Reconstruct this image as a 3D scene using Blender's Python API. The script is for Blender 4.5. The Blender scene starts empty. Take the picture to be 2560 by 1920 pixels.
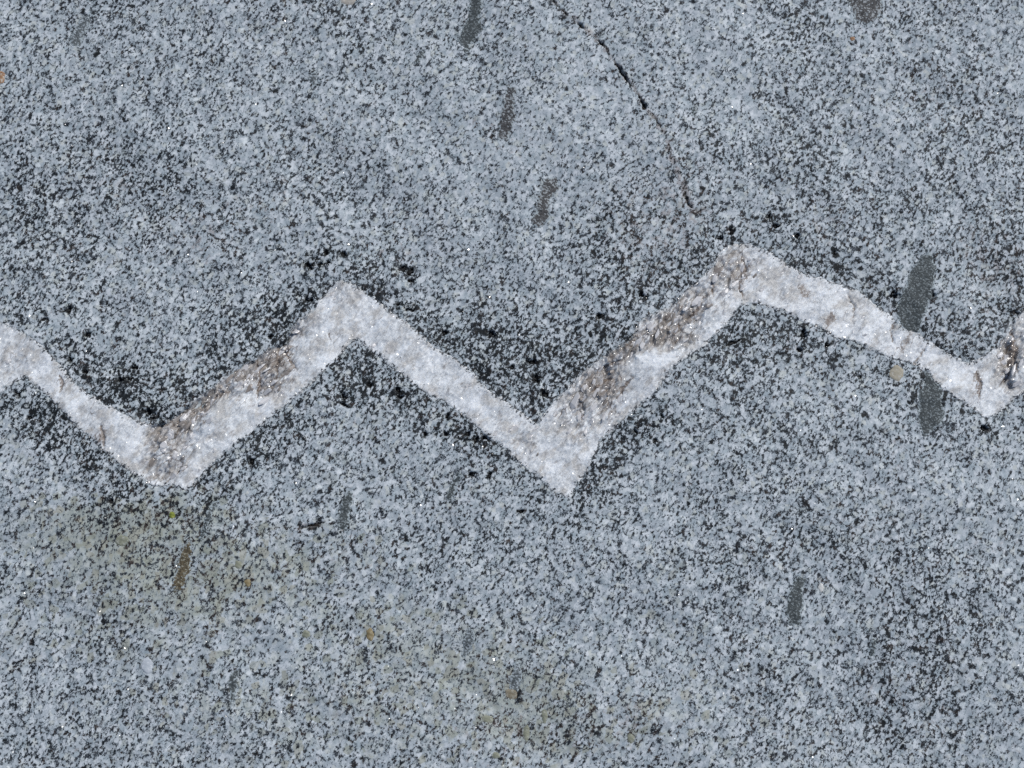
import bpy, math, random
import numpy as np
from mathutils import Vector, Matrix

rng = np.random.default_rng(7)
random.seed(7)
scene = bpy.context.scene
COL = scene.collection

# ------------------------------------------------------------------ camera, sky, sun, exposure
IMG_W, IMG_H = 2560.0, 1920.0
MM = 0.001
TILT = math.radians(9.0)              # the photographer looks down at the slab, leaning a little forward
LENS, SENSOR = 50.0, 36.0
DIST = 0.512 * LENS / SENSOR
cam_data = bpy.data.cameras.new("camera")
cam_data.lens = LENS
cam_data.sensor_width = SENSOR
cam_data.clip_start = 0.02
cam_data.clip_end = 1000.0
cam = bpy.data.objects.new("camera", cam_data)
cam.location = (0.0, -DIST * math.sin(TILT), DIST * math.cos(TILT))
cam.rotation_euler = (TILT, 0.0, 0.0)
COL.objects.link(cam)
scene.camera = cam

SUN_EL, SUN_AZ = math.radians(48.0), math.radians(42.0)   # azimuth clockwise from +Y: light from the upper right
world = bpy.data.worlds.new("World")
scene.world = world
world.use_nodes = True
wn = world.node_tree
sky = wn.nodes.new("ShaderNodeTexSky")
sky.sky_type = 'NISHITA'
sky.sun_disc = False
sky.sun_elevation = SUN_EL
sky.sun_rotation = SUN_AZ
sky.altitude = 1500.0
bg = next(n for n in wn.nodes if n.type == 'BACKGROUND')
bg.inputs['Strength'].default_value = 0.085
wn.links.new(sky.outputs[0], bg.inputs['Color'])

sun_data = bpy.data.lights.new("sun", 'SUN')
sun_data.energy = 2.95
sun_data.angle = math.radians(0.53)
sun_data.color = (1.0, 0.965, 0.92)
sun = bpy.data.objects.new("sun", sun_data)
d = Vector((math.sin(SUN_AZ) * math.cos(SUN_EL), math.cos(SUN_AZ) * math.cos(SUN_EL), math.sin(SUN_EL)))
sun.rotation_euler = d.to_track_quat('Z', 'Y').to_euler()
sun.location = (0.3, 1.0, 2.0)
COL.objects.link(sun)

scene.view_settings.view_transform = 'Standard'
scene.view_settings.look = 'None'
scene.view_settings.exposure = 0.0
scene.view_settings.gamma = 1.0
scene.view_settings.use_curve_mapping = False
scene.cycles.use_denoising = False
scene.cycles.max_bounces = 5

# ------------------------------------------------------------------ places on the slab (metres) from measured points of the photograph
def P(px, py):
    u = (px / IMG_W - 0.5) * SENSOR / LENS
    v = -(py / IMG_H - 0.5) * SENSOR / LENS * IMG_H / IMG_W
    c, s = math.cos(TILT), math.sin(TILT)
    dx, dy, dz = u, v * c + s, v * s - c
    t = cam.location.z / -dz
    return np.array([cam.location.x + dx * t, cam.location.y + dy * t])

def PP(pts):
    return np.array([P(*p) for p in pts])

# ------------------------------------------------------------------ noise in numpy
_perm = np.random.default_rng(11).permutation(4096)
_ang = np.random.default_rng(12).random(4096) * 2 * np.pi
_gx, _gy = np.cos(_ang), np.sin(_ang)

def perlin(x, y, seed=0):
    xi, yi = np.floor(x).astype(np.int64), np.floor(y).astype(np.int64)
    xf, yf = x - xi, y - yi
    u, v = xf * xf * xf * (xf * (xf * 6 - 15) + 10), yf * yf * yf * (yf * (yf * 6 - 15) + 10)
    def g(ix, iy, fx, fy):
        h = _perm[(_perm[(ix + seed * 131) & 4095] + iy) & 4095]
        return _gx[h] * fx + _gy[h] * fy
    a = g(xi, yi, xf, yf); b = g(xi + 1, yi, xf - 1, yf)
    c = g(xi, yi + 1, xf, yf - 1); e = g(xi + 1, yi + 1, xf - 1, yf - 1)
    return ((a + u * (b - a)) + v * ((c + u * (e - c)) - (a + u * (b - a)))) * 1.5

def fbm(x, y, period, seed=0, octaves=3, rough=0.5):
    r, amp, f = 0.0, 1.0, 1.0 / period
    for o in range(octaves):
        r = r + amp * perlin(x * f + 17.3 * o, y * f - 9.1 * o, seed + o)
        amp *= rough; f *= 2.03
    return r

def sstep(a, b, x):
    t = np.clip((x - a) / (b - a), 0, 1)
    return t * t * (3 - 2 * t)

def sdist(x, y, poly):
    """signed distance to a polygon, positive inside"""
    d2 = np.full(x.shape, 1e9); inside = np.zeros(x.shape, bool)
    n = len(poly)
    for i in range(n):
        ax, ay = poly[i]; bx, by = poly[(i + 1) % n]
        ex, ey = bx - ax, by - ay
        L = ex * ex + ey * ey + 1e-18
        t = np.clip(((x - ax) * ex + (y - ay) * ey) / L, 0, 1)
        qx, qy = x - ax - t * ex, y - ay - t * ey
        np.minimum(d2, qx * qx + qy * qy, out=d2)
        cross = (ay > y) != (by > y)
        inside ^= cross & (x < ex * (y - ay) / (ey if abs(ey) > 1e-15 else 1e-15) + ax)
    d = np.sqrt(d2)
    return np.where(inside, d, -d)

def line_dist(x, y, pts):
    """distance to a polyline and the place along it (0..1)"""
    best = np.full(x.shape, 1e9); tt = np.zeros(x.shape)
    n = len(pts) - 1
    for i in range(n):
        ax, ay = pts[i]; bx, by = pts[i + 1]
        ex, ey = bx - ax, by - ay
        t = np.clip(((x - ax) * ex + (y - ay) * ey) / (ex * ex + ey * ey + 1e-18), 0, 1)
        dd = np.hypot(x - ax - t * ex, y - ay - t * ey)
        m = dd < best
        best = np.where(m, dd, best); tt = np.where(m, (i + t) / n, tt)
    return best, tt

def base_h(x, y):
    """the slab's own surface without pits: broad swells and the weathered grain"""
    h = 0.0034 * fbm(x, y, 0.16, 3, 2) + 0.0013 * fbm(x, y, 0.035, 8, 3, .55)
    h = h + 0.00024 * fbm(x, y, 0.0046, 21, 2, 0.6)
    far = np.hypot(x, y)
    h = h + sstep(0.6, 3.0, far) * 0.05 * fbm(x, y, 1.7, 31, 2) + sstep(4, 20, far) * 0.7 * fbm(x, y, 11.0, 41, 2)
    return h

# ------------------------------------------------------------------ what the photograph shows on the slab, as outlines
VEIN_TOP = [(0,805),(24,815),(61,832),(87,854),(122,884),(163,931),(195,966),(228,988),(269,1015),(313,1039),(354,1057),(382,1061),(411,1055),
 (439,1035),(464,1017),(492,998),(525,974),(562,941),(594,921),(635,897),(667,872),(704,852),(720,823),(745,799),(785,766),(818,726),(842,699),
 (871,705),(915,730),(956,758),(1001,795),(1042,828),(1074,860),(1115,884),(1156,909),(1188,941),(1217,974),(1261,1002),(1298,1031),(1345,1061),
 (1363,1027),(1383,1002),(1416,974),(1440,945),(1465,923),(1497,901),(1538,872),(1579,848),(1595,811),(1627,787),(1668,770),(1701,741),(1741,708),
 (1778,672),(1794,639),(1823,615),(1855,607),(1888,615),(1920,627),(1953,647),(1994,668),(2026,688),(2067,696),(2108,708),(2148,725),(2177,749),
 (2222,782),(2254,814),(2287,830),(2319,851),(2352,871),(2388,896),(2421,908),(2445,900),(2470,883),(2498,859),(2523,830),(2535,798),(2555,786)]
VEIN_TOP = [(-420,930),(-330,990),(-250,960),(-160,880),(-70,800),(-30,790)] + VEIN_TOP + [(2600,745),(2680,690),(2780,720),(2900,790),(3020,850),(3110,900)]
VEIN_BOT = [(0,982),(24,970),(41,958),(65,935),(85,962),(118,986),(155,1023),(183,1055),(212,1080),(244,1104),(264,1129),(301,1161),(346,1190),
 (382,1214),(439,1214),(468,1230),(488,1214),(517,1181),(541,1149),(570,1129),(610,1096),(651,1063),(688,1031),(732,998),(765,970),(793,937),
 (834,901),(858,872),(879,852),(891,842),(919,868),(952,893),(993,925),(1033,958),(1062,978),(1099,998),(1135,1019),(1168,1043),(1196,1068),
 (1225,1092),(1261,1120),(1290,1149),(1326,1177),(1359,1202),(1387,1230),(1424,1241),(1440,1206),(1469,1177),(1485,1141),(1501,1100),(1530,1072),
 (1562,1043),(1591,1019),(1627,990),(1660,954),(1682,918),(1721,891),(1758,867),(1794,830),(1823,806),(1835,782),(1859,757),(1884,753),(1920,765),
 (1961,778),(1994,794),(2026,810),(2063,826),(2091,843),(2140,855),(2177,871),(2222,891),(2262,900),(2295,912),(2323,936),(2352,969),(2384,989),
 (2421,1014),(2458,1038),(2482,1042),(2506,1026),(2527,1001),(2555,981)]
VEIN_BOT = [(-420,950),(-330,1100),(-250,1110),(-150,1050),(-60,1000)] + VEIN_BOT + [(2600,930),(2690,850),(2790,870),(2900,930),(3020,960),(3110,910)]
VEIN = PP(VEIN_TOP + VEIN_BOT[::-1])

def streak(x0, y0, x1, y1, w, n=5, seed=0):
    r = np.random.default_rng(seed + int(x0))
    L = math.hypot(x1 - x0, y1 - y0); ux, uy = (x1 - x0) / L, (y1 - y0) / L
    a, b = [], []
    for i in range(n):
        t = i / (n - 1); ww = w * 0.5 * (0.25 + 0.9 * math.sin(math.pi * (0.08 + 0.84 * t))) * r.uniform(.8, 1.2)
        off = r.uniform(-.15, .15) * w
        cx, cy = x0 + ux * L * t - uy * off, y0 + uy * L * t + ux * off
        a.append((cx - uy * ww, cy + ux * ww)); b.append((cx + uy * ww, cy - ux * ww))
    return a + b[::-1]

# outline, material, label
INCLUSIONS = [
 ([(1178,-14),(1206,-14),(1206,2),(1200,37),(1204,73),(1184,98),(1174,110),(1164,136),(1159,118),(1144,100),(1153,73),(1166,45)], 'slate',
  "smooth dark grey inclusion with a pointed lower tip at the top edge of the slab"),
 ([(2331,631),(2344,664),(2337,704),(2327,733),(2319,765),(2307,798),(2299,830),(2274,828),(2252,808),(2246,782),(2252,745),(2266,716),(2278,680),(2299,651),(2311,635)], 'slate',
  "large dark grey inclusion ending on the upper edge of the white vein"),
 ([(2311,920),(2331,944),(2344,965),(2358,981),(2352,1009),(2360,1042),(2348,1062),(2327,1079),(2311,1091),(2301,1070),(2295,1038),(2293,1009),(2299,977),(2311,957)], 'slate',
  "large dark grey inclusion hanging from the lower edge of the white vein"),
 ([(1994,1440),(2014,1448),(2006,1481),(2010,1505),(2002,1538),(1998,1562),(1981,1570),(1971,1554),(1965,1530),(1971,1497),(1979,1465)], 'slate',
  "dark spindle shaped inclusion in the lower right of the slab, well below the vein"),
 ([(1389,443),(1396,472),(1375,496),(1371,541),(1351,566),(1326,557),(1341,525),(1349,488),(1359,452)], 'brown',
  "brownish speckled inclusion slanting in the rock above the middle of the zigzag"),
 ([(1268,215),(1288,222),(1284,265),(1288,290),(1276,325),(1266,352),(1244,346),(1250,305),(1258,262)], 'brown',
  "speckled grey streak between the pointed dark one and the brownish slanting one"),
 ([(2112,-12),(2128,24),(2140,53),(2160,61),(2181,57),(2201,28),(2208,-12)], 'brown',
  "broad brown grey inclusion cut by the top edge near the upper right corner"),
 ([(205,35),(224,45),(215,75),(198,115),(178,115),(172,95),(190,70)], 'faint',
  "pale greenish grey inclusion near the upper left corner of the slab"),
 ([(868,1228),(882,1232),(876,1268),(872,1300),(864,1326),(850,1322),(848,1290),(852,1255)], 'slate',
  "narrow dark upright inclusion below the first peak of the vein"),
 ([(1150,1178),(1155,1190),(1142,1215),(1130,1248),(1115,1246),(1122,1220),(1135,1195)], 'slate',
  "short dark slanting streak left of the lowest tip of the vein"),
 ([(476,1352),(483,1385),(478,1430),(460,1470),(440,1485),(433,1460),(445,1425),(452,1390)], 'olive',
  "olive brown stained inclusion in the tinted rock at the lower left"),
 (streak(536, 1255, 506, 1350, 15), 'slate', "thin dark streak just above the olive brown inclusion at lower left"),
 (streak(590, 1678, 580, 1752, 15), 'slate', "thin dark upright streak in the bottom left quarter, far below the vein"),
 (streak(1178, 1572, 1160, 1642, 20), 'faint', "grey brown streak near the ochre grain at the bottom middle"),
 (streak(1296, 1655, 1282, 1740, 22), 'faint', "faint tan grey streak near the bottom edge, right of the ochre grain"),
 (streak(1059, 126, 1036, 156, 13), 'slate', "tiny dark slanting streak left of the pointed dark inclusion"),
 (streak(781, 176, 786, 214, 20), 'faint', "small faint smudge of an inclusion above the left half of the slab"),
 (streak(2184, 1598, 2180, 1640, 13), 'slate', "small dark upright streak right of the dark spindle inclusion"),
 (streak(1738, 268, 1730, 292, 9), 'slate', "tiny dark splinter in the rock right of the long crack"),
]

def blob(x, y, rx, ry, seed, n=11, rot=0.0):
    r = np.random.default_rng(seed); out = []
    for i in range(n):
        a = 2 * math.pi * i / n; k = r.uniform(.86, 1.12)
        px, py = rx * k * math.cos(a), ry * k * math.sin(a)
        out.append((x + px * math.cos(rot) - py * math.sin(rot), y + px * math.sin(rot) + py * math.cos(rot)))
    return out

GRAINS = [   # outline, material, object name, category, label
 (blob(2242, 932, 18, 20, 1, 14), 'tan', 'lichen_spot', 'lichen', "round tan lichen spot just below the white vein at the right"),
 (blob(871, 2, 19, 12, 2, 12), 'beige', 'lichen_spot', 'lichen', "beige lichen spot cut by the top edge of the slab"),
 (blob(0, 192, 13, 17, 3, 12), 'rust', 'rust_stain', 'stain', "orange brown rust patch on the left edge of the slab"),
 (blob(924, 1587, 9, 17, 4, 10), 'ochre', 'ochre_grain', 'mineral grain', "oval ochre grain in the lower middle of the slab"),
 (blob(2130, 98, 6, 5, 5, 9), 'rust', 'rust_stain', 'stain', "tiny orange rust speck below the broad inclusion at the upper right"),
 (blob(2053, 1469, 7, 12, 6, 9), 'white', 'feldspar_grain', 'mineral grain', "bright white grain right of the dark spindle inclusion"),
 (blob(368, 1664, 14, 22, 7, 9), 'pale', 'feldspar_grain', 'mineral grain', "pale smooth feldspar grain low in the left part of the slab"),
 (blob(434, 1288, 7, 8, 8, 9), 'yellow', 'lichen_spot', 'lichen', "tiny yellow green lichen fleck above the olive brown inclusion"),
 (blob(310, 1352, 17, 13, 9, 10), 'drab', 'lichen_spot', 'lichen', "drab olive smear below the lowest left bend of the vein"),
 (blob(598, 1412, 9, 10, 10, 9), 'drab', 'lichen_spot', 'lichen', "small drab olive fleck right of the olive brown inclusion"),
 (blob(620, 1458, 8, 10, 11, 9), 'ochre', 'ochre_grain', 'mineral grain', "small brown ochre grain right of the olive brown inclusion"),
 (blob(1278, 1735, 16, 14, 12, 10), 'drabtan', 'lichen_spot', 'lichen', "brownish tan smear at the foot of the faint tan grey streak"),
 (blob(1316, 1834, 8, 22, 13, 10), 'drab', 'lichen_spot', 'lichen', "tall olive tan fleck close to the bottom edge in the middle"),
 (blob(1362, 1790, 8, 18, 14, 10), 'drab', 'lichen_spot', 'lichen', "olive tan fleck right of and above the tall fleck at the bottom"),
 (blob(1218, 1798, 15, 10, 15, 10), 'drab', 'lichen_spot', 'lichen', "wide olive tan fleck left of the tall fleck at the bottom"),
 (blob(1240, 1888, 11, 9, 16, 9), 'drab', 'lichen_spot', 'lichen', "olive tan fleck nearest the bottom edge in the middle"),
 (blob(1576, 1846, 10, 12, 17, 9), 'drab', 'lichen_spot', 'lichen', "olive tan fleck at the bottom, right of the middle"),
 (blob(765, 1585, 10, 10, 18, 9), 'drab', 'lichen_spot', 'lichen', "olive fleck left of the oval ochre grain"),
]

# pits with black mica, and one arc of painted shade: x, y, half width, half height, turn
PITS = [(818,628,9,7,0),(856,632,13,8,.2),(769,659,15,10,.2),(797,652,12,9,0),(820,651,12,5,-.2),(169,775,17,9,-.3),(112,799,10,6,0),(218,834,10,8,0),
 (173,901,11,7,0),(210,931,8,7,0),(334,921,9,9,.6),(311,950,22,9,0),(372,1030,16,10,.3),(386,1043,9,13,.2),(769,746,11,7,0),(675,840,8,7,0),
 (49,988,11,7,.5),(75,1045,8,7,0),(861,990,9,10,0),(860,1011,10,8,0),(629,1153,11,9,-.5),(1004,668,16,8,-.35),(1022,674,11,12,.3),(1024,697,8,7,.4),(997,758,9,6,0),
 (1023,770,12,6,0),(1227,834,10,10,0),(1109,830,12,8,0),(1341,945,12,9,-.2),(1330,905,13,8,.3),(1280,919,11,6,.2),(1363,986,12,9,.3),(995,974,8,9,0),
 (998,988,9,8,0),(922,960,9,7,0),(1186,1100,15,12,.2),(1215,1094,11,10,0),(1168,1084,10,7,0),(1115,1084,9,8,0),(1060,1084,8,9,0),(1180,1186,9,9,0),
 (1223,1190,10,8,0),(1149,1190,8,10,0),(1302,1277,8,6,0),(1656,1043,8,7,.5),(1638,1100,10,6,0),(1591,1080,9,7,0),(1607,736,9,9,0),(1827,578,7,11,.4),  # last one: shadow beside the smaller scale, painted as a black pit
 (1798,592,18,5,.1),(1996,585,9,7,-.3),(2091,627,6,6,0),(2010,834,9,14,.2),(2002,871,8,9,0),(2075,859,12,7,-.4),(1829,857,19,6,-.3),(2462,1072,13,9,.5),
 (2150,941,9,5,.2),(1927,540,8,11,.5),(1941,562,10,6,0),(1302,1278,7,5,0),(281,1255,8,6,0),(1117,1038,9,7,0),(1150,998,8,8,0),(720,862,8,14,.7),
 (1500,790,10,8,0),(1585,845,12,8,-.5),(1560,862,10,7,-.4),(2240,735,14,8,.3),(2258,758,8,8,0),(2329,740,8,7,0),(2545,780,20,9,-.5)]
CRACK = PP([(1370,-30),(1377,0),(1392,16),(1416,37),(1436,54),(1452,65),(1478,88),(1501,108),(1525,140),(1546,171),(1562,195),(1583,220),(1598,246),(1611,273),(1628,288),(1644,309),(1655,330),(1666,356),(1672,385),(1684,420),(1698,452),(1710,478)])
CRESCENT_SHADOW = PP([(1710,478),(1713,492),(1719,510),(1729,521),(1744,530)])  # shadow of the raised scale, put in as a blackened groove and dark strip
SLIT = PP([(742,1322),(760,1317),(785,1313),(816,1305)])
NICK = PP([(2043,1446),(2055,1450),(2064,1456),(2071,1454)])
CRACK_W = [(0, .3), (.10, .5), (.14, .8), (.16, .04), (.19, .03), (.21, .4), (.238, 1.6), (.265, .03), (.31, .03), (.335, 1.6), (.355, .03), (.40, .03), (.43, 1.2), (.48, 1.3), (.52, .4), (.55, .35), (.58, .7), (.615, 1.9), (.635, .03), (.67, .03), (.70, .6), (.74, .65), (.765, .25), (.785, .02), (1, .02)]
CRACKS_AND_SHADOW = [(CRACK, CRACK_W, 3.0), (CRESCENT_SHADOW, [(0, .1), (.5, .9), (1, .1)], 2.2), (SLIT, [(0, .1), (.4, 1.1), (.75, 1.4), (1, .2)], 2.0), (NICK, [(0, .2), (.6, .7), (1, .2)], 1.6)]

# broad patches of the rock: x, y, rx, ry, turn, strength (more or less black mica)
DARK = [(330,960,150,90,.2,.45),(1270,930,130,110,.1,.45),(890,950,120,70,.2,.5),(1900,850,130,70,.2,.45),(100,1040,90,70,.6,.4),(640,800,110,50,-.7,.4),(2420,840,80,60,.3,.35),(1560,1100,120,60,-.7,.3),(300,420,330,150,-.6,.30),(560,520,330,120,-.5,.22),(60,640,90,130,0,.30),(740,800,110,60,-.7,.8),(1560,560,170,120,-.7,.26),(1620,690,120,70,-.6,.28),
 (1400,640,250,140,-.4,.12),(2480,620,140,130,.2,.5),(2380,260,180,120,.4,.28),(1990,330,150,160,.3,.20),(2250,520,120,60,0,.28),(1990,60,70,60,.4,.35),
 (2240,70,70,30,-.2,.25),(300,1290,170,60,-.1,.32),(330,1560,120,80,-.3,.25),(600,1490,70,50,.3,.4),(1900,1380,260,60,-.1,.30),(2080,1560,260,120,.2,.12),
 (2140,1750,330,90,.25,.10),(2215,1600,16,200,.12,.4),(2330,1700,14,160,.1,.35),(2120,1400,14,120,.15,.35),(2440,1500,16,180,.05,.35),(2050,1750,16,140,.1,.3),(45,450,12,120,0,.5),(2360,420,14,120,0,.4),(2330,1520,150,150,.2,.15),(2420,1760,150,120,.3,.15),(1240,1380,160,60,.1,.35),(1240,1100,110,70,.3,.45),(1010,1000,120,70,.5,.35),
 (560,1190,120,60,-.6,.12),(1850,940,120,70,-.3,.2),(2050,640,160,60,.4,.3),(150,1080,140,70,.5,.35),(330,960,170,60,.3,.35),(1350,900,160,80,-.1,.35),
 (900,740,200,60,.6,.35),(430,740,170,70,.1,.15),(1700,1230,260,110,0,.12),(120,1640,150,90,0,.12),
 (1300,330,420,160,-.2,-.16),(1750,250,250,120,.2,-.12),(1500,1650,300,160,0,-.10),(820,230,240,140,-.4,-.14),(1750,1480,160,180,0,-.16),(170,900,80,50,.3,-.1),
 (480,120,240,100,0,-.10),(2280,1180,120,80,0,-.08),(700,1600,260,120,0,-.08),(1540,160,180,120,.3,-.1)]
OLIVE = [(330,1300,230,80,-.1,1.1),(180,1390,200,110,0,.55),(580,1420,260,110,-.1,.9),(330,1560,260,110,-.1,.5),(1180,1700,330,150,.1,.5),(1330,1800,150,120,0,.5),(650,1760,400,150,0,.35),(1000,1580,240,100,.1,.5),(1700,1800,330,130,0,.35)]
BROWN = [(2480,640,120,120,.2,.9),(560,560,170,90,-.4,.35),(290,440,60,90,-.7,.5),(1600,540,140,130,-.7,.45),(2400,1680,260,220,.2,.35),(1500,1830,600,120,0,.3),(2040,560,50,60,0,.6),(1640,30,40,40,0,.6),(1720,520,60,120,.2,.4),(2330,200,200,150,0,.25)]

def patches(x, y, lst):
    r = np.zeros(x.shape)
    for px, py, rx, ry, rot, k in lst:
        cx, cy = P(px, py); rx, ry = rx * 2e-4, ry * 2e-4
        dx, dy = x - cx, -(y - cy)
        u = (dx * math.cos(rot) + dy * math.sin(rot)) / rx
        v = (-dx * math.sin(rot) + dy * math.cos(rot)) / ry
        r += k * np.exp(-(u * u + v * v))
    return r

# ------------------------------------------------------------------ materials
class NT:
    def __init__(self, name):
        self.m = bpy.data.materials.new(name); self.m.use_nodes = True
        self.t = self.m.node_tree
        self.b = next(n for n in self.t.nodes if n.type == 'BSDF_PRINCIPLED')
    def n(self, typ, **kw):
        nd = self.t.nodes.new(typ)
        for k, v in kw.items():
            if hasattr(nd, k) and k not in ('Scale',): setattr(nd, k, v)
        return nd
    def l(self, a, b): self.t.links.new(a, b)
    def put(self, sock, v):
        if hasattr(v, 'is_output') or isinstance(v, bpy.types.NodeSocket): self.l(v, sock)
        else: sock.default_value = v
    def math(self, op, a, b=0.0, c=None, clamp=False):
        nd = self.n('ShaderNodeMath', operation=op, use_clamp=clamp)
        self.put(nd.inputs[0], a); self.put(nd.inputs[1], b)
        if c is not None: self.put(nd.inputs[2], c)
        return nd.outputs[0]
    def vmath(self, op, a, b=None):
        nd = self.n('ShaderNodeVectorMath', operation=op)
        self.put(nd.inputs[0], a)
        if b is not None: self.put(nd.inputs['Scale'] if op == 'SCALE' else nd.inputs[1], b)
        return nd.outputs[0]
    def mix(self, f, a, b, mode='MIX'):
        nd = self.n('ShaderNodeMix', data_type='RGBA', blend_type=mode)
        self.put(nd.inputs[0], f); self.put(nd.inputs[6], a); self.put(nd.inputs[7], b)
        return nd.outputs[2]
    def step(self, x, a, b):
        nd = self.n('ShaderNodeMapRange', interpolation_type='SMOOTHSTEP')
        self.put(nd.inputs[0], x); nd.inputs[1].default_value = a; nd.inputs[2].default_value = b
        return nd.outputs[0]
    def coord(self, rot=0.0, stretch=1.0, shift=0.0):
        """millimetres on the thing, with the grain lying along direction rot (anticlockwise from +X)"""
        tc = self.n('ShaderNodeTexCoord')
        mp = self.n('ShaderNodeMapping')
        mp.inputs['Rotation'].default_value = (0, 0, -rot)
        self.l(tc.outputs['Object'], mp.inputs['Vector'])
        ms = self.n('ShaderNodeMapping')
        ms.inputs['Location'].default_value = (shift, shift * .7, 0)
        ms.inputs['Scale'].default_value = (1000 / stretch ** .5, 1000 * stretch ** .5, 1000)
        self.l(mp.outputs[0], ms.inputs['Vector'])
        return ms.outputs[0]
    def noise(self, v, scale, detail=3, rough=.5, dist=0.0, out='Fac'):
        nd = self.n('ShaderNodeTexNoise'); self.l(v, nd.inputs['Vector'])
        nd.inputs['Scale'].default_value = scale; nd.inputs['Detail'].default_value = detail
        nd.inputs['Roughness'].default_value = rough; nd.inputs['Distortion'].default_value = dist
        return nd.outputs[0 if out == 'Fac' else 1]
    def vor(self, v, scale, feature='F1', rnd=1.0):
        nd = self.n('ShaderNodeTexVoronoi', feature=feature); self.l(v, nd.inputs['Vector'])
        nd.inputs['Scale'].default_value = scale; nd.inputs['Randomness'].default_value = rnd
        return nd
    def attr(self, name):
        nd = self.n('ShaderNodeAttribute', attribute_name=name)
        return nd.outputs['Fac']
    def warp(self, v, scale, amount, seed=0):
        c = self.noise(v, scale, 2, .5, 0, 'Color')
        c = self.vmath('SUBTRACT', c, (0.5, 0.5, 0.5))
        return self.vmath('ADD', v, self.vmath('SCALE', c, amount))
    def bump(self, h, dist, strength=1.0, normal=None):
        nd = self.n('ShaderNodeBump'); nd.inputs['Strength'].default_value = strength
        nd.inputs['Distance'].default_value = dist; self.l(h, nd.inputs['Height'])
        if normal is not None: self.l(normal, nd.inputs['Normal'])
        return nd.outputs[0]
    def facets(self, v, scale, k):
        """little flat crystal faces: each cell leans its own way"""
        c = self.vor(v, scale).outputs['Color']
        off = self.vmath('SCALE', self.vmath('SUBTRACT', c, (0.5, 0.5, 0.5)), k)
        g = self.n('ShaderNodeNewGeometry')
        return self.vmath('NORMALIZE', self.vmath('ADD', g.outputs['Normal'], off))

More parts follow.
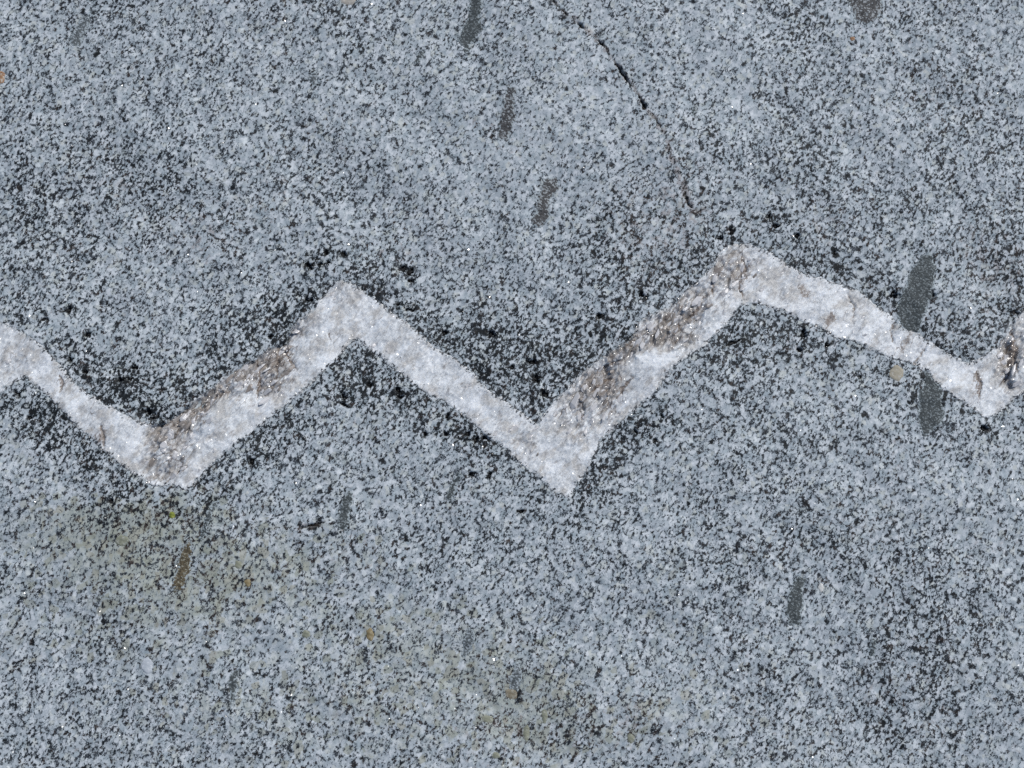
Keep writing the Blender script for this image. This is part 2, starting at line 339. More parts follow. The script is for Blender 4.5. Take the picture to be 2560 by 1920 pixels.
def granite_material():
    g = NT("granite"); b = g.b
    v = g.coord(rot=math.radians(60), stretch=1.35)
    vw = g.warp(v, 1.1, 1.0)
    vb = g.coord(rot=math.radians(60), stretch=1.15, shift=90)
    dens = g.attr('mica'); olive = g.attr('olive'); brown = g.attr('brown'); hole = g.attr('hole')
    # feldspar and quartz grains
    cell = g.vor(g.warp(vb, .9, .9), 0.42)
    sep = g.n('ShaderNodeSeparateColor'); g.l(cell.outputs['Color'], sep.inputs[0])
    fine = g.noise(vb, 1.3, 3, .65)
    mid = g.noise(vb, 0.20, 3, .6)
    light = g.mix(g.step(g.math('ADD', sep.outputs[0], g.math('MULTIPLY', g.math('SUBTRACT', fine, .5), 1.6)), .0, 1.0), (.39, .438, .470, 1), (.60, .64, .668, 1))
    light = g.mix(g.math('MULTIPLY', g.step(mid, .44, .66), .5), light, (.335, .41, .445, 1))
    light = g.mix(g.math('MULTIPLY', g.step(sep.outputs[1], .86, .95), .55), light, (.53, .55, .50, 1))
    light = g.mix(g.math('MULTIPLY', g.step(sep.outputs[2], .90, .96), .6), light, (.66, .71, .72, 1))
    light = g.mix(g.math('MULTIPLY', g.step(g.math('ADD', g.noise(vb, .12, 3, .6), g.math('MULTIPLY', olive, .34)), .55, .95), .75), light, (.36, .385, .325, 1))
    # mica flakes: thin, crooked, gathered between the pale grains
    n1 = g.noise(vw, 0.64, 4, .60)
    n1c = g.noise(g.warp(vb, .7, 1.2), 0.40, 4, .62)
    n1 = g.math('ADD', n1, g.math('MULTIPLY', g.math('SUBTRACT', n1c, n1), g.step(g.noise(vb, .11, 3, .6), .46, .60)))
    rid = g.noise(g.coord(rot=math.radians(68), stretch=1.3, shift=31), .62, 3, .6)
    rid = g.math('SUBTRACT', 1.0, g.math('MULTIPLY', g.math('ABSOLUTE', g.math('SUBTRACT', rid, .5)), 7.0))
    n2 = g.noise(vb, 2.4, 2, .5)
    n3 = g.noise(vb, 0.13, 3, .6)
    n4 = g.noise(g.warp(vb, .6, 1.6), 0.34, 3, .6)     # coarser clots of mica beside the vein
    edge = g.math('MULTIPLY', g.math('SUBTRACT', cell.outputs['Distance'], .45), .13)
    f = g.math('ADD', g.math('ADD', n1, edge), g.math('MULTIPLY', g.math('SUBTRACT', n2, .5), .26))
    f = g.math('ADD', f, g.math('MULTIPLY', g.math('MAXIMUM', rid, 0.0), .085))
    f = g.math('ADD', f, g.math('MULTIPLY', g.math('SUBTRACT', n3, .5), .24))
    f = g.math('ADD', f, g.math('MULTIPLY', g.math('SUBTRACT', n4, .46), g.math('MULTIPLY', g.math('MAXIMUM', dens, 0.0), .30)))
    f = g.math('ADD', f, g.math('MULTIPLY', dens, .074))
    halo = g.step(f, .455, .625)
    fleck = g.step(f, .582, .648)
    big = g.step(f, .67, .74)
    col = g.mix(g.math('MULTIPLY', halo, .50), light, (.19, .24, .27, 1))
    # tinted grains: olive and tan weathering, brown iron staining
    oc = g.vor(g.warp(vb, .5, 1.2), 0.30)
    osep = g.n('ShaderNodeSeparateColor'); g.l(oc.outputs['Color'], osep.inputs[0])
    om = g.step(g.math('ADD', osep.outputs[0], g.math('MULTIPLY', olive, .34)), .98, 1.08)
    otint = g.mix(osep.outputs[1], (.28, .30, .235, 1), (.33, .32, .25, 1))
    col = g.mix(g.math('MULTIPLY', om, .6), col, otint)
    bm = g.step(g.math('ADD', g.noise(vb, .3, 3, .6), g.math('MULTIPLY', brown, .20)), .62, .80)
    col = g.mix(g.math('MULTIPLY', bm, .5), col, (.25, .20, .18, 1))
    dark = g.mix(g.step(g.math('SUBTRACT', g.noise(vb, .45, 2, .5), g.math('MULTIPLY', dens, .22)), .28, .60), (.011, .015, .019, 1), (.054, .064, .078, 1))
    dark = g.mix(g.step(g.math('ADD', g.noise(vb, .28, 2, .5), g.math('MULTIPLY', g.math('ADD', brown, olive), .12)), .55, .72), dark, (.055, .040, .034, 1))
    dark = g.mix(big, dark, (.009, .011, .012, 1))
    col = g.mix(fleck, col, dark)
    col = g.mix(hole, col, (.012, .012, .013, 1))
    g.l(col, b.inputs['Base Color'])
    hgt = g.math('SUBTRACT', g.math('ADD', g.math('MULTIPLY', fine, .6), g.math('MULTIPLY', sep.outputs[0], .25)), g.math('MULTIPLY', fleck, .5))
    nrm = g.bump(hgt, .00022, .8)
    g.l(nrm, b.inputs['Normal'])
    b.inputs['Roughness'].default_value = .62
    b.inputs['Specular IOR Level'].default_value = .22
    # cleavage faces that flash
    g.l(g.facets(vb, 1.0, 1.6), b.inputs['Coat Normal'])
    g.l(g.math('MULTIPLY', g.step(g.noise(vb, .5, 2), .60, .70), .5), b.inputs['Coat Weight'])
    b.inputs['Coat Roughness'].default_value = .10
    return g.m

def quartz_material():
    g = NT("vein_quartz"); b = g.b
    v = g.coord(rot=.75, stretch=1.5)
    vw = g.warp(v, .35, 2.0)
    vs = g.coord(rot=.85, stretch=3.0, shift=17)
    smoky = g.attr('smoky'); stain = g.attr('stain'); rim = g.attr('rim')
    cell = g.vor(g.warp(v, 1.0, .6), 0.80)
    sep = g.n('ShaderNodeSeparateColor'); g.l(cell.outputs['Color'], sep.inputs[0])
    big = g.vor(g.warp(vs, .3, 1.5), 0.26)
    bsep = g.n('ShaderNodeSeparateColor'); g.l(big.outputs['Color'], bsep.inputs[0])
    n = g.noise(v, .13, 4, .6); nf = g.noise(v, 1.6, 4, .65); nm = g.noise(vs, .45, 4, .6)
    col = g.mix(g.step(g.math('ADD', g.math('MULTIPLY', sep.outputs[0], .35), g.math('MULTIPLY', nf, .9)), .35, .95), (.58, .605, .62, 1), (.78, .81, .825, 1))
    col = g.mix(g.math('MULTIPLY', g.step(n, .44, .64), .8), col, (.50, .485, .455, 1))
    col = g.mix(g.math('MULTIPLY', g.step(nm, .52, .68), .45), col, (.46, .475, .475, 1))
    grey = g.step(g.math('ADD', nm, g.math('MULTIPLY', smoky, .16)), .58, .72)
    col = g.mix(g.math('MULTIPLY', grey, .65), col, (.36, .34, .335, 1))
    sm = g.step(g.math('ADD', g.math('ADD', g.noise(vw, .20, 4, .65), g.math('MULTIPLY', g.math('SUBTRACT', bsep.outputs[0], .5), .22)), g.math('MULTIPLY', smoky, .23)), .57, .92)
    col = g.mix(g.math('MULTIPLY', sm, .85), col, g.mix(bsep.outputs[1], (.13, .11, .092, 1), (.36, .325, .285, 1)))
    white = g.step(g.math('SUBTRACT', g.noise(g.coord(rot=.75, stretch=1.8, shift=63), .085, 4, .6), g.math('MULTIPLY', smoky, .12)), .48, .60)
    col = g.mix(g.math('MULTIPLY', white, .6), col, (.86, .895, .92, 1))
    # brown seams
    ve = g.vor(g.warp(g.coord(rot=1.25, stretch=2.2), .25, 5.0), .13, 'DISTANCE_TO_EDGE')
    seam = g.math('MULTIPLY', g.math('SUBTRACT', 1.0, g.step(ve.outputs['Distance'], .0, .045)), g.step(g.math('ADD', g.noise(v, .09, 2), g.math('MULTIPLY', g.math('ADD', smoky, stain), .2)), .58, .72))
    col = g.mix(g.math('MULTIPLY', seam, .8), col, (.12, .085, .06, 1))
    st = g.step(g.math('ADD', g.noise(v, .5, 4, .65), g.math('MULTIPLY', stain, .34)), .70, .92)
    col = g.mix(g.math('MULTIPLY', st, .75), col, (.16, .115, .085, 1))
    # mica and rock grains sprinkled along the contact
    wash = g.step(g.math('ADD', g.noise(v, .55, 3, .6), g.math('MULTIPLY', rim, .26)), .64, .86)
    col = g.mix(g.math('MULTIPLY', wash, .8), col, (.36, .41, .43, 1))
    rf = g.step(g.math('ADD', g.noise(v, .75, 4, .65), g.math('MULTIPLY', rim, .20)), .665, .72)
    col = g.mix(rf, col, (.045, .05, .057, 1))
    g.l(col, b.inputs['Base Color'])
    base = g.facets(v, 1.3, .32)
    g.l(g.bump(g.math('ADD', nf, g.math('MULTIPLY', g.math('MULTIPLY', bsep.outputs[2], smoky), 1.6)), .00035, .8, base), b.inputs['Normal'])
    b.inputs['Roughness'].default_value = .42
    b.inputs['Specular IOR Level'].default_value = .5
    b.inputs['Subsurface Weight'].default_value = .5
    b.inputs['Subsurface Radius'].default_value = (1.0, .95, .9)
    b.inputs['Subsurface Scale'].default_value = .0010
    g.l(g.facets(g.coord(rot=1.1, shift=40), 1.1, 1.7), b.inputs['Coat Normal'])
    b.inputs['Coat Roughness'].default_value = .17
    g.l(g.math('ADD', .20, g.math('MULTIPLY', smoky, .7), clamp=True), b.inputs['Coat Weight'])
    return g.m

def crystal_material(name, c0, c1):
    g = NT(name); b = g.b
    v = g.coord()
    oi = g.n('ShaderNodeObjectInfo')
    col = g.mix(g.noise(v, .6, 3), c0 + (1,), c1 + (1,))
    col = g.mix(g.math('MULTIPLY', oi.outputs['Random'], .5), col, c0 + (1,))
    g.l(col, b.inputs['Base Color'])
    b.inputs['Roughness'].default_value = .24
    b.inputs['IOR'].default_value = 1.54
    b.inputs['Specular IOR Level'].default_value = .6
    g.l(g.facets(v, .9, .35), b.inputs['Normal'])
    return g.m

def speckled(name, dark, mid, pale, pale_amount=.5, bump=.0002, scale=1.0, cover=.0):
    g = NT(name); b = g.b
    v = g.coord(rot=-.5, stretch=1.2)
    n = g.noise(v, .9 * scale, 4, .7); n2 = g.noise(v, .35 * scale, 3, .6); s = g.vor(v, 1.3 * scale)
    sep = g.n('ShaderNodeSeparateColor'); g.l(s.outputs['Color'], sep.inputs[0])
    col = g.mix(g.step(n, .36, .66), dark + (1,), mid + (1,))
    lo = .90 - .45 * pale_amount
    rim = g.attr('rim')
    rimf = g.step(g.math('ADD', g.noise(v, .8, 3, .6), g.math('MULTIPLY', rim, .25)), .64, .76)
    col = g.mix(g.step(g.math('ADD', sep.outputs[0], g.math('MULTIPLY', g.math('SUBTRACT', n2, .5), .9)), lo, lo + .16), col, pale + (1,))
    col = g.mix(g.math('MULTIPLY', rimf, .85), col, (.40, .46, .48, 1))
    g.l(col, b.inputs['Base Color'])
    g.l(g.bump(n, bump, .8), b.inputs['Normal'])
    b.inputs['Roughness'].default_value = .7
    b.inputs['Specular IOR Level'].default_value = .3
    return g.m

M = {
 'granite': granite_material(), 'quartz': quartz_material(),
 'slate': speckled("fine_dark_rock", (.036, .044, .046), (.078, .092, .095), (.20, .23, .238), .42, bump=.0003, scale=1.35),
 'brown': speckled("brown_dark_rock", (.034, .034, .035), (.105, .105, .106), (.30, .325, .335), .55),
 'faint': speckled("faint_grey_rock", (.05, .058, .062), (.16, .185, .195), (.34, .385, .41), .55),
 'olive': speckled("olive_brown_rock", (.045, .038, .025), (.15, .12, .07), (.27, .26, .20), .45),
 'tan': speckled("tan_crust", (.33, .30, .23), (.40, .37, .29), (.44, .42, .36), .4, .0001),
 'beige': speckled("beige_crust", (.40, .37, .32), (.47, .44, .39), (.52, .49, .44), .4, .0001),
 'rust': speckled("rust_crust", (.20, .08, .03), (.40, .27, .17), (.50, .45, .38), .4),
 'ochre': speckled("ochre_grain", (.22, .17, .08), (.32, .26, .15), (.38, .32, .2), .3, .0001),
 'white': speckled("white_feldspar", (.56, .56, .53), (.66, .66, .63), (.72, .72, .7), .4, .0001),
 'pale': speckled("pale_feldspar", (.42, .46, .50), (.50, .54, .57), (.58, .61, .64), .4, .0001),
 'yellow': speckled("yellow_lichen", (.10, .13, .02), (.30, .33, .05), (.38, .38, .12), .3),
 'drab': speckled("drab_crust", (.19, .20, .15), (.27, .28, .21), (.34, .35, .30), .4, .0001),
 'drabtan': speckled("drab_tan_crust", (.19, .16, .11), (.28, .25, .18), (.34, .32, .26), .4, .0001),
 'mica': speckled("black_mica", (.007, .008, .009), (.018, .019, .021), (.06, .06, .062), .15, .0003),
 'soil': speckled("soil_and_shade", (.008, .007, .006), (.022, .018, .015), (.07, .05, .04), .3, .0004),
 'clear': crystal_material("clear_quartz", (.50, .49, .49), (.80, .79, .78)),
 'smoky': crystal_material("smoky_quartz", (.20, .175, .15), (.40, .36, .33)),
}

# ------------------------------------------------------------------ mesh helpers
def link_mesh(name, verts, quads, mat, attrs=None, parent=None, loc=None, smooth=True):
    me = bpy.data.meshes.new(name)
    verts = np.asarray(verts, np.float32)
    if loc is not None: verts = verts - np.asarray(loc, np.float32)
    k = quads.shape[1]
    me.vertices.add(len(verts)); me.vertices.foreach_set("co", verts.ravel())
    me.loops.add(quads.size); me.loops.foreach_set("vertex_index", quads.ravel().astype(np.int32))
    me.polygons.add(len(quads))
    me.polygons.foreach_set("loop_start", np.arange(0, quads.size, k, dtype=np.int32))
    if smooth: me.polygons.foreach_set("use_smooth", np.ones(len(quads), bool))
    me.update(calc_edges=True)
    for an, av in (attrs or {}).items():
        a = me.attributes.new(an, 'FLOAT', 'POINT'); a.data.foreach_set("value", np.asarray(av, np.float32).ravel())
    me.materials.append(mat)
    o = bpy.data.objects.new(name, me)
    COL.objects.link(o)
    if loc is not None: o.location = loc
    if parent is not None: o.parent = parent
    return o

def tag(o, label=None, cat=None, group=None, kind=None):
    for k, val in (('label', label), ('category', cat), ('group', group), ('kind', kind)):
        if val: o[k] = val

def grid_quads(nx, ny):
    i = np.arange(nx * ny).reshape(ny, nx)
    return np.stack([i[:-1, :-1], i[:-1, 1:], i[1:, 1:], i[1:, :-1]], -1).reshape(-1, 4)

# ------------------------------------------------------------------ the slab
def axis(half, step, reach):
    core = np.arange(-half, half + step * .5, step)
    tail, x, s = [], core[-1], step
    while x < reach:
        s *= 1.16; x += s; tail.append(x)
    tail = np.array(tail)
    return np.concatenate([-tail[::-1], core, tail])

ax_x, ax_y = axis(.285, .0006, 120.0), axis(.222, .0006, 120.0)
gx, gy = np.meshgrid(ax_x, ax_y)
gz = base_h(gx, gy)
near = (np.abs(gx) < .6) & (np.abs(gy) < .5)
mica = np.zeros(gx.shape); hole = np.zeros(gx.shape); warm_lip = np.zeros(gx.shape)

def window(poly, pad):
    x0, y0 = poly.min(0) - pad; x1, y1 = poly.max(0) + pad
    i0, i1 = np.searchsorted(ax_x, [x0, x1]); j0, j1 = np.searchsorted(ax_y, [y0, y1])
    return slice(max(j0 - 1, 0), j1 + 1), slice(max(i0 - 1, 0), i1 + 1)

RAG = lambda x, y, a, s: a * (fbm(x, y, .0030, 60 + s, 3, .75) + .6 * fbm(x, y, .011, 70 + s, 1))
def vein_s(x, y):
    return sdist(x, y, VEIN) + RAG(x, y, .0009, 0) + .0003 * fbm(x, y, .020, 77, 2) + .0006
w = window(VEIN, .05)
sv = vein_s(gx[w], gy[w])
gz[w] -= .004 * sstep(.0004, .0024, sv)
mica[w] += (.36 + .5 * fbm(gx[w], gy[w], .016, 91, 3, .6)) * sstep(-.026, -.004, sv) * (1 - sstep(0, .003, sv))

def carve(poly, rag, depth, seed):
    w = window(poly, .004)
    s = sdist(gx[w], gy[w], poly) + RAG(gx[w], gy[w], rag, seed) + rag * .5
    gz[w] -= depth * sstep(.0003, .0014, s)
    mica[w] += .3 * sstep(-.003, 0, s)
for i, (poly, mt, lab) in enumerate(INCLUSIONS): carve(PP(poly), .0008, .0015, i + 1)
for i, (poly, mt, nm, cat, lab) in enumerate(GRAINS): carve(PP(poly), .0003, .0012, i + 40)

pit_spots = []
for k, (px, py, rx, ry, rot) in enumerate(PITS):
    c = P(px, py); rx, ry = rx * .88, ry * .88; pit_spots.append((c[0], c[1], rx * 2e-4, ry * 2e-4, rot))
    w = window(np.array([c - .012, c + .012]), 0)
    dx, dy = gx[w] - c[0], -(gy[w] - c[1])
    u = (dx * math.cos(rot) + dy * math.sin(rot)) / (rx * 2e-4); v = (-dx * math.sin(rot) + dy * math.cos(rot)) / (ry * 2e-4)
    r = np.hypot(u, v) + .85 * fbm(gx[w] + .1 * k, gy[w], .0026, 90, 3, .7)
    gz[w] -= (.0012 + 1.0 * min(rx, ry) * 2e-4) * (1 - sstep(.45, 1.05, r))
    hole[w] = np.maximum(hole[w], 1 - sstep(.65, 1.0, r))
    mica[w] += .55 * np.exp(-(u * u + v * v) / 4)
for pts, wd, depth in CRACKS_AND_SHADOW:
    w = window(pts, .008)
    dd, tt = line_dist(gx[w] + RAG(gx[w], gy[w], .0005, 33), gy[w] + RAG(gx[w], gy[w], .0005, 34), pts)
    hw = np.interp(tt, [a for a, _ in wd], [b for _, b in wd]) * MM * .75
    gz[w] -= depth * MM * (1 - sstep(.35, 1.1, dd / hw)) * np.clip(hw / .0008, .25, 1)
    hole[w] = np.maximum(hole[w], (1 - sstep(.5, .95, dd / hw)) * .95 * sstep(.0001, .00035, hw))
    mica[w] += .30 * (1 - sstep(0, .004, dd)); warm_lip[w] += .9 * (1 - sstep(.0003, .003, dd))

for px, py, r, h in ((1750, 494, 40, .0009), (1842, 574, 22, .0006), (1700, 1500, 60, .0004)):
    c = P(px, py); rr = np.hypot(gx - c[0], gy - c[1]) / (r * 2e-4)
    gz += np.where(rr < 1, h * np.clip(1 - rr * rr, 0, 1) ** .5, 0)

mica += np.where(near, 1.05 * patches(gx, gy, DARK), 0) + .30 * fbm(gx * .8 + gy * .3, gy * .6, .045, 51, 4, .6)
mica = np.where(mica > .6, .6 + .45 * (1 - np.exp(-(mica - .6) / .45)), mica)
olive = np.where(near, patches(gx, gy, OLIVE), 0) + .15 * fbm(gx, gy, .05, 54, 2)
brown = np.where(near, patches(gx, gy, BROWN), 0) + .35 * fbm(gx, gy, .05, 57, 2) + warm_lip
slab = link_mesh("granite_ground", np.stack([gx, gy, gz], -1).reshape(-1, 3), grid_quads(len(ax_x), len(ax_y)), M['granite'],
                 {'mica': mica, 'olive': np.clip(olive, -.3, 1.6), 'brown': brown, 'hole': np.clip(hole, 0, 1)})
tag(slab, "speckled blue grey granite slab filling the whole picture", kind='structure')

# ------------------------------------------------------------------ pieces set into the slab
def inlay(name, poly, mat, lift, rag, seed, spacing=.0005, rough=None, attrs=None, loc_c=None, parent=None, depth=.0030):
    x0, y0 = poly.min(0) - .004; x1, y1 = poly.max(0) + .004
    xs, ys = np.arange(x0, x1, spacing), np.arange(y0, y1, spacing)
    x, y = np.meshgrid(xs, ys)
    s = vein_s(x, y) if poly is VEIN else sdist(x, y, poly) + RAG(x, y, rag, seed) + rag * .5
    z = base_h(x, y) + np.where(s > 0, lift * sstep(0, .0012, s), np.maximum(s * 2.2, -depth))
    if rough is not None: z = z + rough(x, y, s) * sstep(0, .002, s)
    q = grid_quads(len(xs), len(ys))
    keep = (s.ravel()[q] > -.0013).any(1)
    q = q[keep]
    used, inv = np.unique(q, return_inverse=True)
    vv = np.stack([x, y, z], -1).reshape(-1, 3)[used]
    at = {k: f(x, y, s).ravel()[used] for k, f in (attrs or {}).items()}
    c = poly.mean(0); loc = (float(c[0]), float(c[1]), float(base_h(np.array([c[0]]), np.array([c[1]]))[0]))
    return link_mesh(name, vv, inv.reshape(-1, 4), mat, at, parent, loc)

SMOKY = [(400,1190,70,26,-.5,.8),(380,1120,40,60,.3,.55),(435,1075,60,40,-.5,.95),(480,1035,60,36,-.5,1.0),(540,985,50,30,-.5,.85),(600,935,45,30,-.5,.8),(600,990,20,50,.3,.6),(650,930,40,60,.1,.75),(675,895,60,45,-.4,.85),(710,880,36,56,.2,.7),(690,970,50,24,-.6,.6),(750,815,35,25,-.7,.6),(500,1110,60,16,-.5,.5),
 (585,1040,40,26,-.6,-.5),(545,1030,30,24,-.6,-.4),(770,880,50,40,-.6,-.5),(300,1090,60,40,.6,-.6),
 (1440,1000,70,30,-.7,.9),(1500,960,60,45,-.7,1.25),(1560,880,60,30,-.5,1.3),(1530,1010,30,40,.3,.8),(1640,830,60,40,-.6,1.1),(1720,770,60,50,-.7,1.0),(1690,850,50,40,-.7,.8),(1800,690,60,50,-.6,.7),(1850,670,50,50,0,.6),
 (1625,915,60,32,-.65,-.9),(1560,975,45,40,-.6,-.5),(1400,1160,60,60,0,-.6),(2515,900,25,60,.1,1.2),(2550,870,30,60,0,.8),(1320,1120,70,40,.6,.4),(1450,1080,60,40,-.7,.6),(840,740,60,30,.4,.35),(30,900,50,50,0,.25),(2530,960,20,20,0,.8)]
STAIN = [(2015,728,28,22,.9,1.1),(2075,800,14,30,.5,1.5),(1860,690,18,40,.2,1.0),(255,1090,20,40,.5,1.1),(150,960,14,40,.3,.7),(690,900,40,50,-.5,.9),(1530,960,40,50,-.5,.9),(2270,850,18,28,.6,.9),(2530,890,12,45,.1,1.6),(2440,960,30,50,.3,.8),(640,950,20,60,0,.6),(440,1130,40,50,-.4,.7),(1745,770,14,50,.5,1.0)]
BUMPS = [(470,1035,70,16,-.55,-.0020),(520,1060,60,22,-.55,.0012),(640,905,50,16,-.5,-.0016),(690,900,14,50,.3,-.0014),(600,980,50,25,-.6,.0012),(400,1190,70,10,-.5,-.0012),(640,965,12,50,.3,-.0010),(1560,900,60,40,-.4,.0020),(1500,990,40,35,0,.0013),(1490,940,40,18,-.6,-.0022),(450,1040,60,20,-.5,-.0016),(680,920,50,40,-.4,.0012),(1620,920,70,40,-.6,.0014),(1720,800,70,50,-.6,.0010),(2520,900,14,60,.1,-.0020),(2556,890,30,60,0,.0012),(720,840,30,30,0,-.0012),(560,1030,60,40,-.5,.0008),(1780,770,40,30,-.6,.0015),(1410,1000,40,20,-.7,-.0010)]
FISSURES = [[(1690,842),(1697,815),(1715,795),(1738,780),(1752,762)],[(1778,690),(1784,720),(1778,745)],[(2316,862),(2306,885),(2290,905),(2284,918)],[(250,1062),(262,1090),(264,1118)],
 [(2536,790),(2530,830),(2542,870),(2534,905),(2548,940)],[(690,868),(696,905),(690,950)],[(712,850),(716,890),(740,925)],[(640,905),(648,950),(640,1000)],[(412,1215),(450,1180),(475,1165)],[(480,1020),(520,1005),(556,985)],
 [(1488,935),(1520,912),(1560,900)],[(1546,1000),(1556,970),(1585,940)],[(1470,985),(1500,960),(1530,948)],[(1560,862),(1600,850),(1640,822)],[(1850,630),(1866,670),(1850,720),(1862,750)],[(150,938),(158,962),(150,985)],[(1450,1000),(1462,1030),(1456,1060)],
 [(2236,800),(2228,830),(2236,860)],[(2120,730),(2140,770),(2130,800)],[(2440,930),(2452,960),(2446,1000)]]
FISSURES = [PP(f) for f in FISSURES]
def fissure(x, y):
    r = np.zeros(x.shape); wx, wy = x + RAG(x, y, .0007, 5), y + RAG(x, y, .0007, 6)
    for f in FISSURES:
        m = (x > f[:, 0].min() - .004) & (x < f[:, 0].max() + .004) & (y > f[:, 1].min() - .004) & (y < f[:, 1].max() + .004)
        if m.any():
            dd, tt = line_dist(wx[m], wy[m], f)
            r[m] = np.maximum(r[m], (1 - sstep(.0001, .0009, dd)) * np.clip(np.sin(np.pi * (.1 + .8 * tt)) * 1.3, 0, 1))
    return r
def vein_rough(x, y, s):
    sm = np.clip(patches(x, y, SMOKY), 0, 1)
    c, q = math.cos(.95), math.sin(.95)
    u, v = (x * c + y * q) / 2.4, -x * q + y * c
    ridge = 1 - np.abs(fbm(u, v, .0052, 81, 3, .55)) * 1.9
    st = fbm(u * 1.3, v, .0080, 83, 2, .5) * 3.0
    st = (np.floor(st) + sstep(.35, .65, st - np.floor(st))) / 3.0
    fl = fbm(u * 2.4, v, .0021, 85, 2, .6)
    return patches(x, y, BUMPS) - .0009 * fissure(x, y) + (.00012 + .0014 * sm) * (ridge - .6) + (.0001 + .0016 * sm) * st + (.00010 + .0003 * sm) * fl - .0006 * sm
vein = inlay("quartz_vein", VEIN, M['quartz'], .00025, .0011, 0, .0005, vein_rough,
  {'smoky': lambda x, y, s: np.clip(patches(x, y, SMOKY), 0, 1.4), 'stain': lambda x, y, s: patches(x, y, STAIN) + 1.3 * fissure(x, y), 'rim': lambda x, y, s: 1 - sstep(0, .0034, s)})
tag(vein, "white zigzag quartz vein running across the grey granite", "quartz vein")

for i, (poly, mt, lab) in enumerate(INCLUSIONS):
    o = inlay("dark_inclusion", PP(poly), M[mt], .00014, .0008, i + 1, .0005, lambda x, y, s: .0001 * fbm(x, y, .002, 87, 2), {'rim': lambda x, y, s: 1 - sstep(0, .0021, s)})
    tag(o, lab, "inclusion", "dark inclusions in the granite")
for i, (poly, mt, nm, cat, lab) in enumerate(GRAINS):
    o = inlay(nm, PP(poly), M[mt], .00030, .0003, i + 40, .0004, lambda x, y, s: .00008 * fbm(x, y, .002, 88, 2))
    tag(o, lab, cat, {'lichen': "lichen spots on the granite", 'stain': "rust stains on the granite", 'mineral grain': "odd coloured grains in the granite"}[cat])

# ------------------------------------------------------------------ loose-textured bits: mica clots in the pits, soil in the cracks and a dark strip as the crescent's shadow, crystals in the vein
def ico():
    t = (1 + 5 ** .5) / 2
    v = np.array([(-1,t,0),(1,t,0),(-1,-t,0),(1,-t,0),(0,-1,t),(0,1,t),(0,-1,-t),(0,1,-t),(t,0,-1),(t,0,1),(-t,0,-1),(-t,0,1)], float)
    f = np.array([(0,11,5),(0,5,1),(0,1,7),(0,7,10),(0,10,11),(1,5,9),(5,11,4),(11,10,2),(10,7,6),(7,1,8),(3,9,4),(3,4,2),(3,2,6),(3,6,8),(3,8,9),(4,9,5),(2,4,11),(6,2,10),(8,6,7),(9,8,1)])
    return v / np.linalg.norm(v[0]), f

def chunk_mesh(name, mat, seed, jit, squash=1.0):
    r = np.random.default_rng(seed); v, f = ico()
    v = v * r.uniform(1 - jit, 1 + jit, (12, 1)); v[:, 2] *= squash
    a = r.uniform(0, 6.28, 3); R = np.array(Matrix.Rotation(a[0], 3, 'X') @ Matrix.Rotation(a[1], 3, 'Y'))
    v = v @ R.T if squash == 1.0 else v
    me = bpy.data.meshes.new(name); me.from_pydata(v.tolist(), [], f.tolist()); me.materials.append(mat); me.update()
    return me

clots = [chunk_mesh("mica_clot", M['mica'], 100 + k, .35, .45) for k in range(5)]
for k, (x, y, rx, ry, rot) in enumerate(pit_spots):
    o = bpy.data.objects.new("mica_clot", clots[k % 5]); COL.objects.link(o); o.parent = slab
    zb = float(base_h(np.array([x]), np.array([y]))[0])
    dp = .0012 + min(rx, ry)
    o.location = (x, y, zb - dp * .85)
    o.scale = (rx * .55, ry * .55, min(rx, ry) * .7)
    o.rotation_euler = (0, 0, -rot)

for k, (pts, wd, depth) in enumerate(CRACKS_AND_SHADOW):
    n = 60; t = np.linspace(0, 1, n)
    idx = t * (len(pts) - 1)
    cx, cy = np.interp(idx, np.arange(len(pts)), pts[:, 0]), np.interp(idx, np.arange(len(pts)), pts[:, 1])
    tx, ty = np.gradient(cx), np.gradient(cy); L = np.hypot(tx, ty); nx, ny = -ty / L, tx / L
    hw = np.interp(t, [a for a, _ in wd], [b for _, b in wd]) * MM * .7
    rows = []
    for e, dz in ((-1, -1.0), (-.45, 0.0), (.45, 0.0), (1, -1.0)):
        x, y = cx + nx * hw * e, cy + ny * hw * e
        rows.append(np.stack([x, y, base_h(x, y) - depth * MM * .75 * np.clip(hw / .0008, .25, 1) - .0004 + dz * .0006], -1))
    vv = np.stack(rows, 1).reshape(-1, 3)
    o = link_mesh("soil_and_shade", vv, grid_quads(4, n), M['soil'], None, slab)
    if k == 0: o['label'] = "dark soil in the long broken crack"

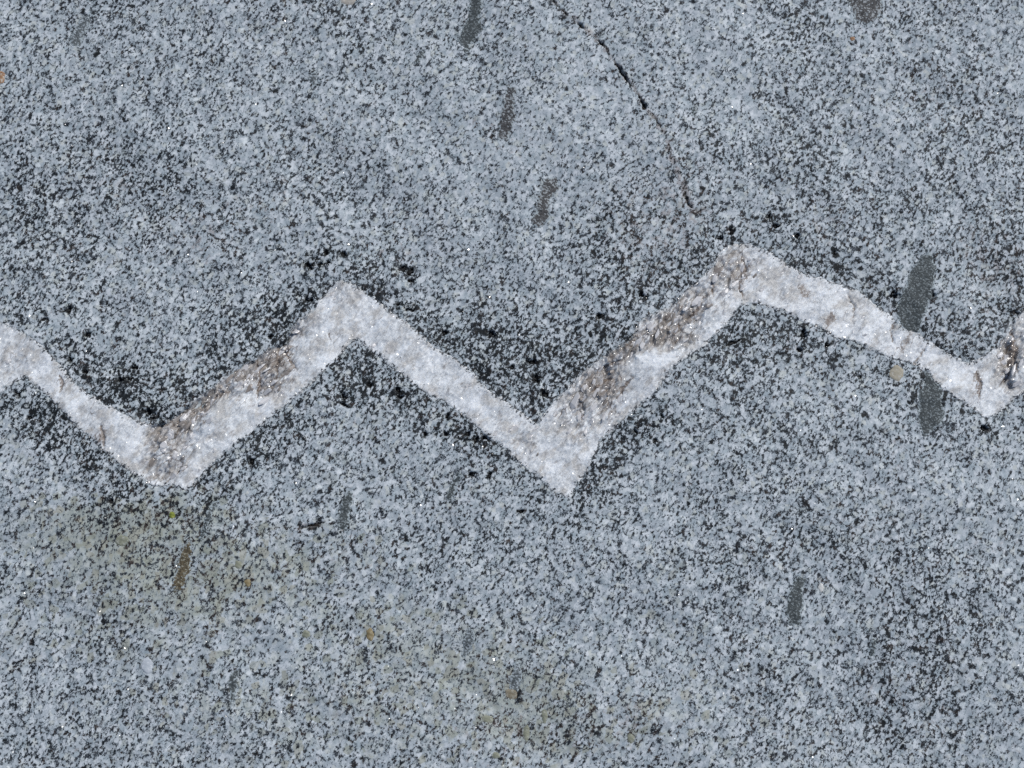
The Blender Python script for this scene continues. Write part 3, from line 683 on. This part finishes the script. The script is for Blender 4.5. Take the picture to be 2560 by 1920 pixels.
def shard_mesh(name, mat, seed):
    """a broken crystal: six uneven sides and two slanting tips"""
    r = np.random.default_rng(seed); v = []
    for e in (-1, 1):
        for k in range(6):
            a = math.pi / 3 * k + r.uniform(-.3, .3); q = r.uniform(.65, 1.0)
            v.append((e * r.uniform(.35, .75), q * math.cos(a), q * math.sin(a)))
    v += [(-1.05, r.uniform(-.5, .5), r.uniform(-.4, .4)), (1.05, r.uniform(-.5, .5), r.uniform(-.4, .4))]
    f = [(k, (k + 1) % 6, 6 + (k + 1) % 6, 6 + k) for k in range(6)] + [(12, (k + 1) % 6, k) for k in range(6)] + [(13, 6 + k, 6 + (k + 1) % 6) for k in range(6)]
    me = bpy.data.meshes.new(name); me.from_pydata(v, [], f); me.materials.append(mat); me.update()
    return me
cr_clear = [shard_mesh("quartz_crystal", M['clear'], 200 + k) for k in range(7)]
cr_smoky = [shard_mesh("smoky_crystal", M['smoky'], 220 + k) for k in range(7)]
count = 0; tries = 0
vloc = vein.location.copy()
while count < 210 and tries < 60000:
    tries += 1
    px, py = rng.uniform(0, 2560), rng.uniform(600, 1245)
    c = P(px, py); X, Y = np.array([c[0]]), np.array([c[1]])
    s = float(vein_s(X, Y)[0])
    if s < .0026: continue
    sm = float(patches(X, Y, SMOKY)[0])
    if rng.random() > .05 + .9 * min(sm, 1): continue
    z = float(base_h(X, Y)[0] + .00035 + vein_rough(X, Y, np.array([s]))[0])
    dark = rng.random() < .35 * min(sm, 1.2)
    o = bpy.data.objects.new("smoky_crystal" if dark else "quartz_crystal", (cr_smoky if dark else cr_clear)[count % 7]); COL.objects.link(o); o.parent = vein
    r = rng.uniform(.0008, .0018) * (1 + .5 * min(sm, 1))
    o.location = (c[0] - vloc.x, c[1] - vloc.y, z - r * .22 - vloc.z)
    o.scale = (r * rng.uniform(.9, 1.8), r * rng.uniform(.4, .9), r * rng.uniform(.30, .55))
    o.rotation_euler = (rng.uniform(-.5, .5), rng.uniform(-.4, .4), rng.uniform(.5, 1.3))
    count += 1
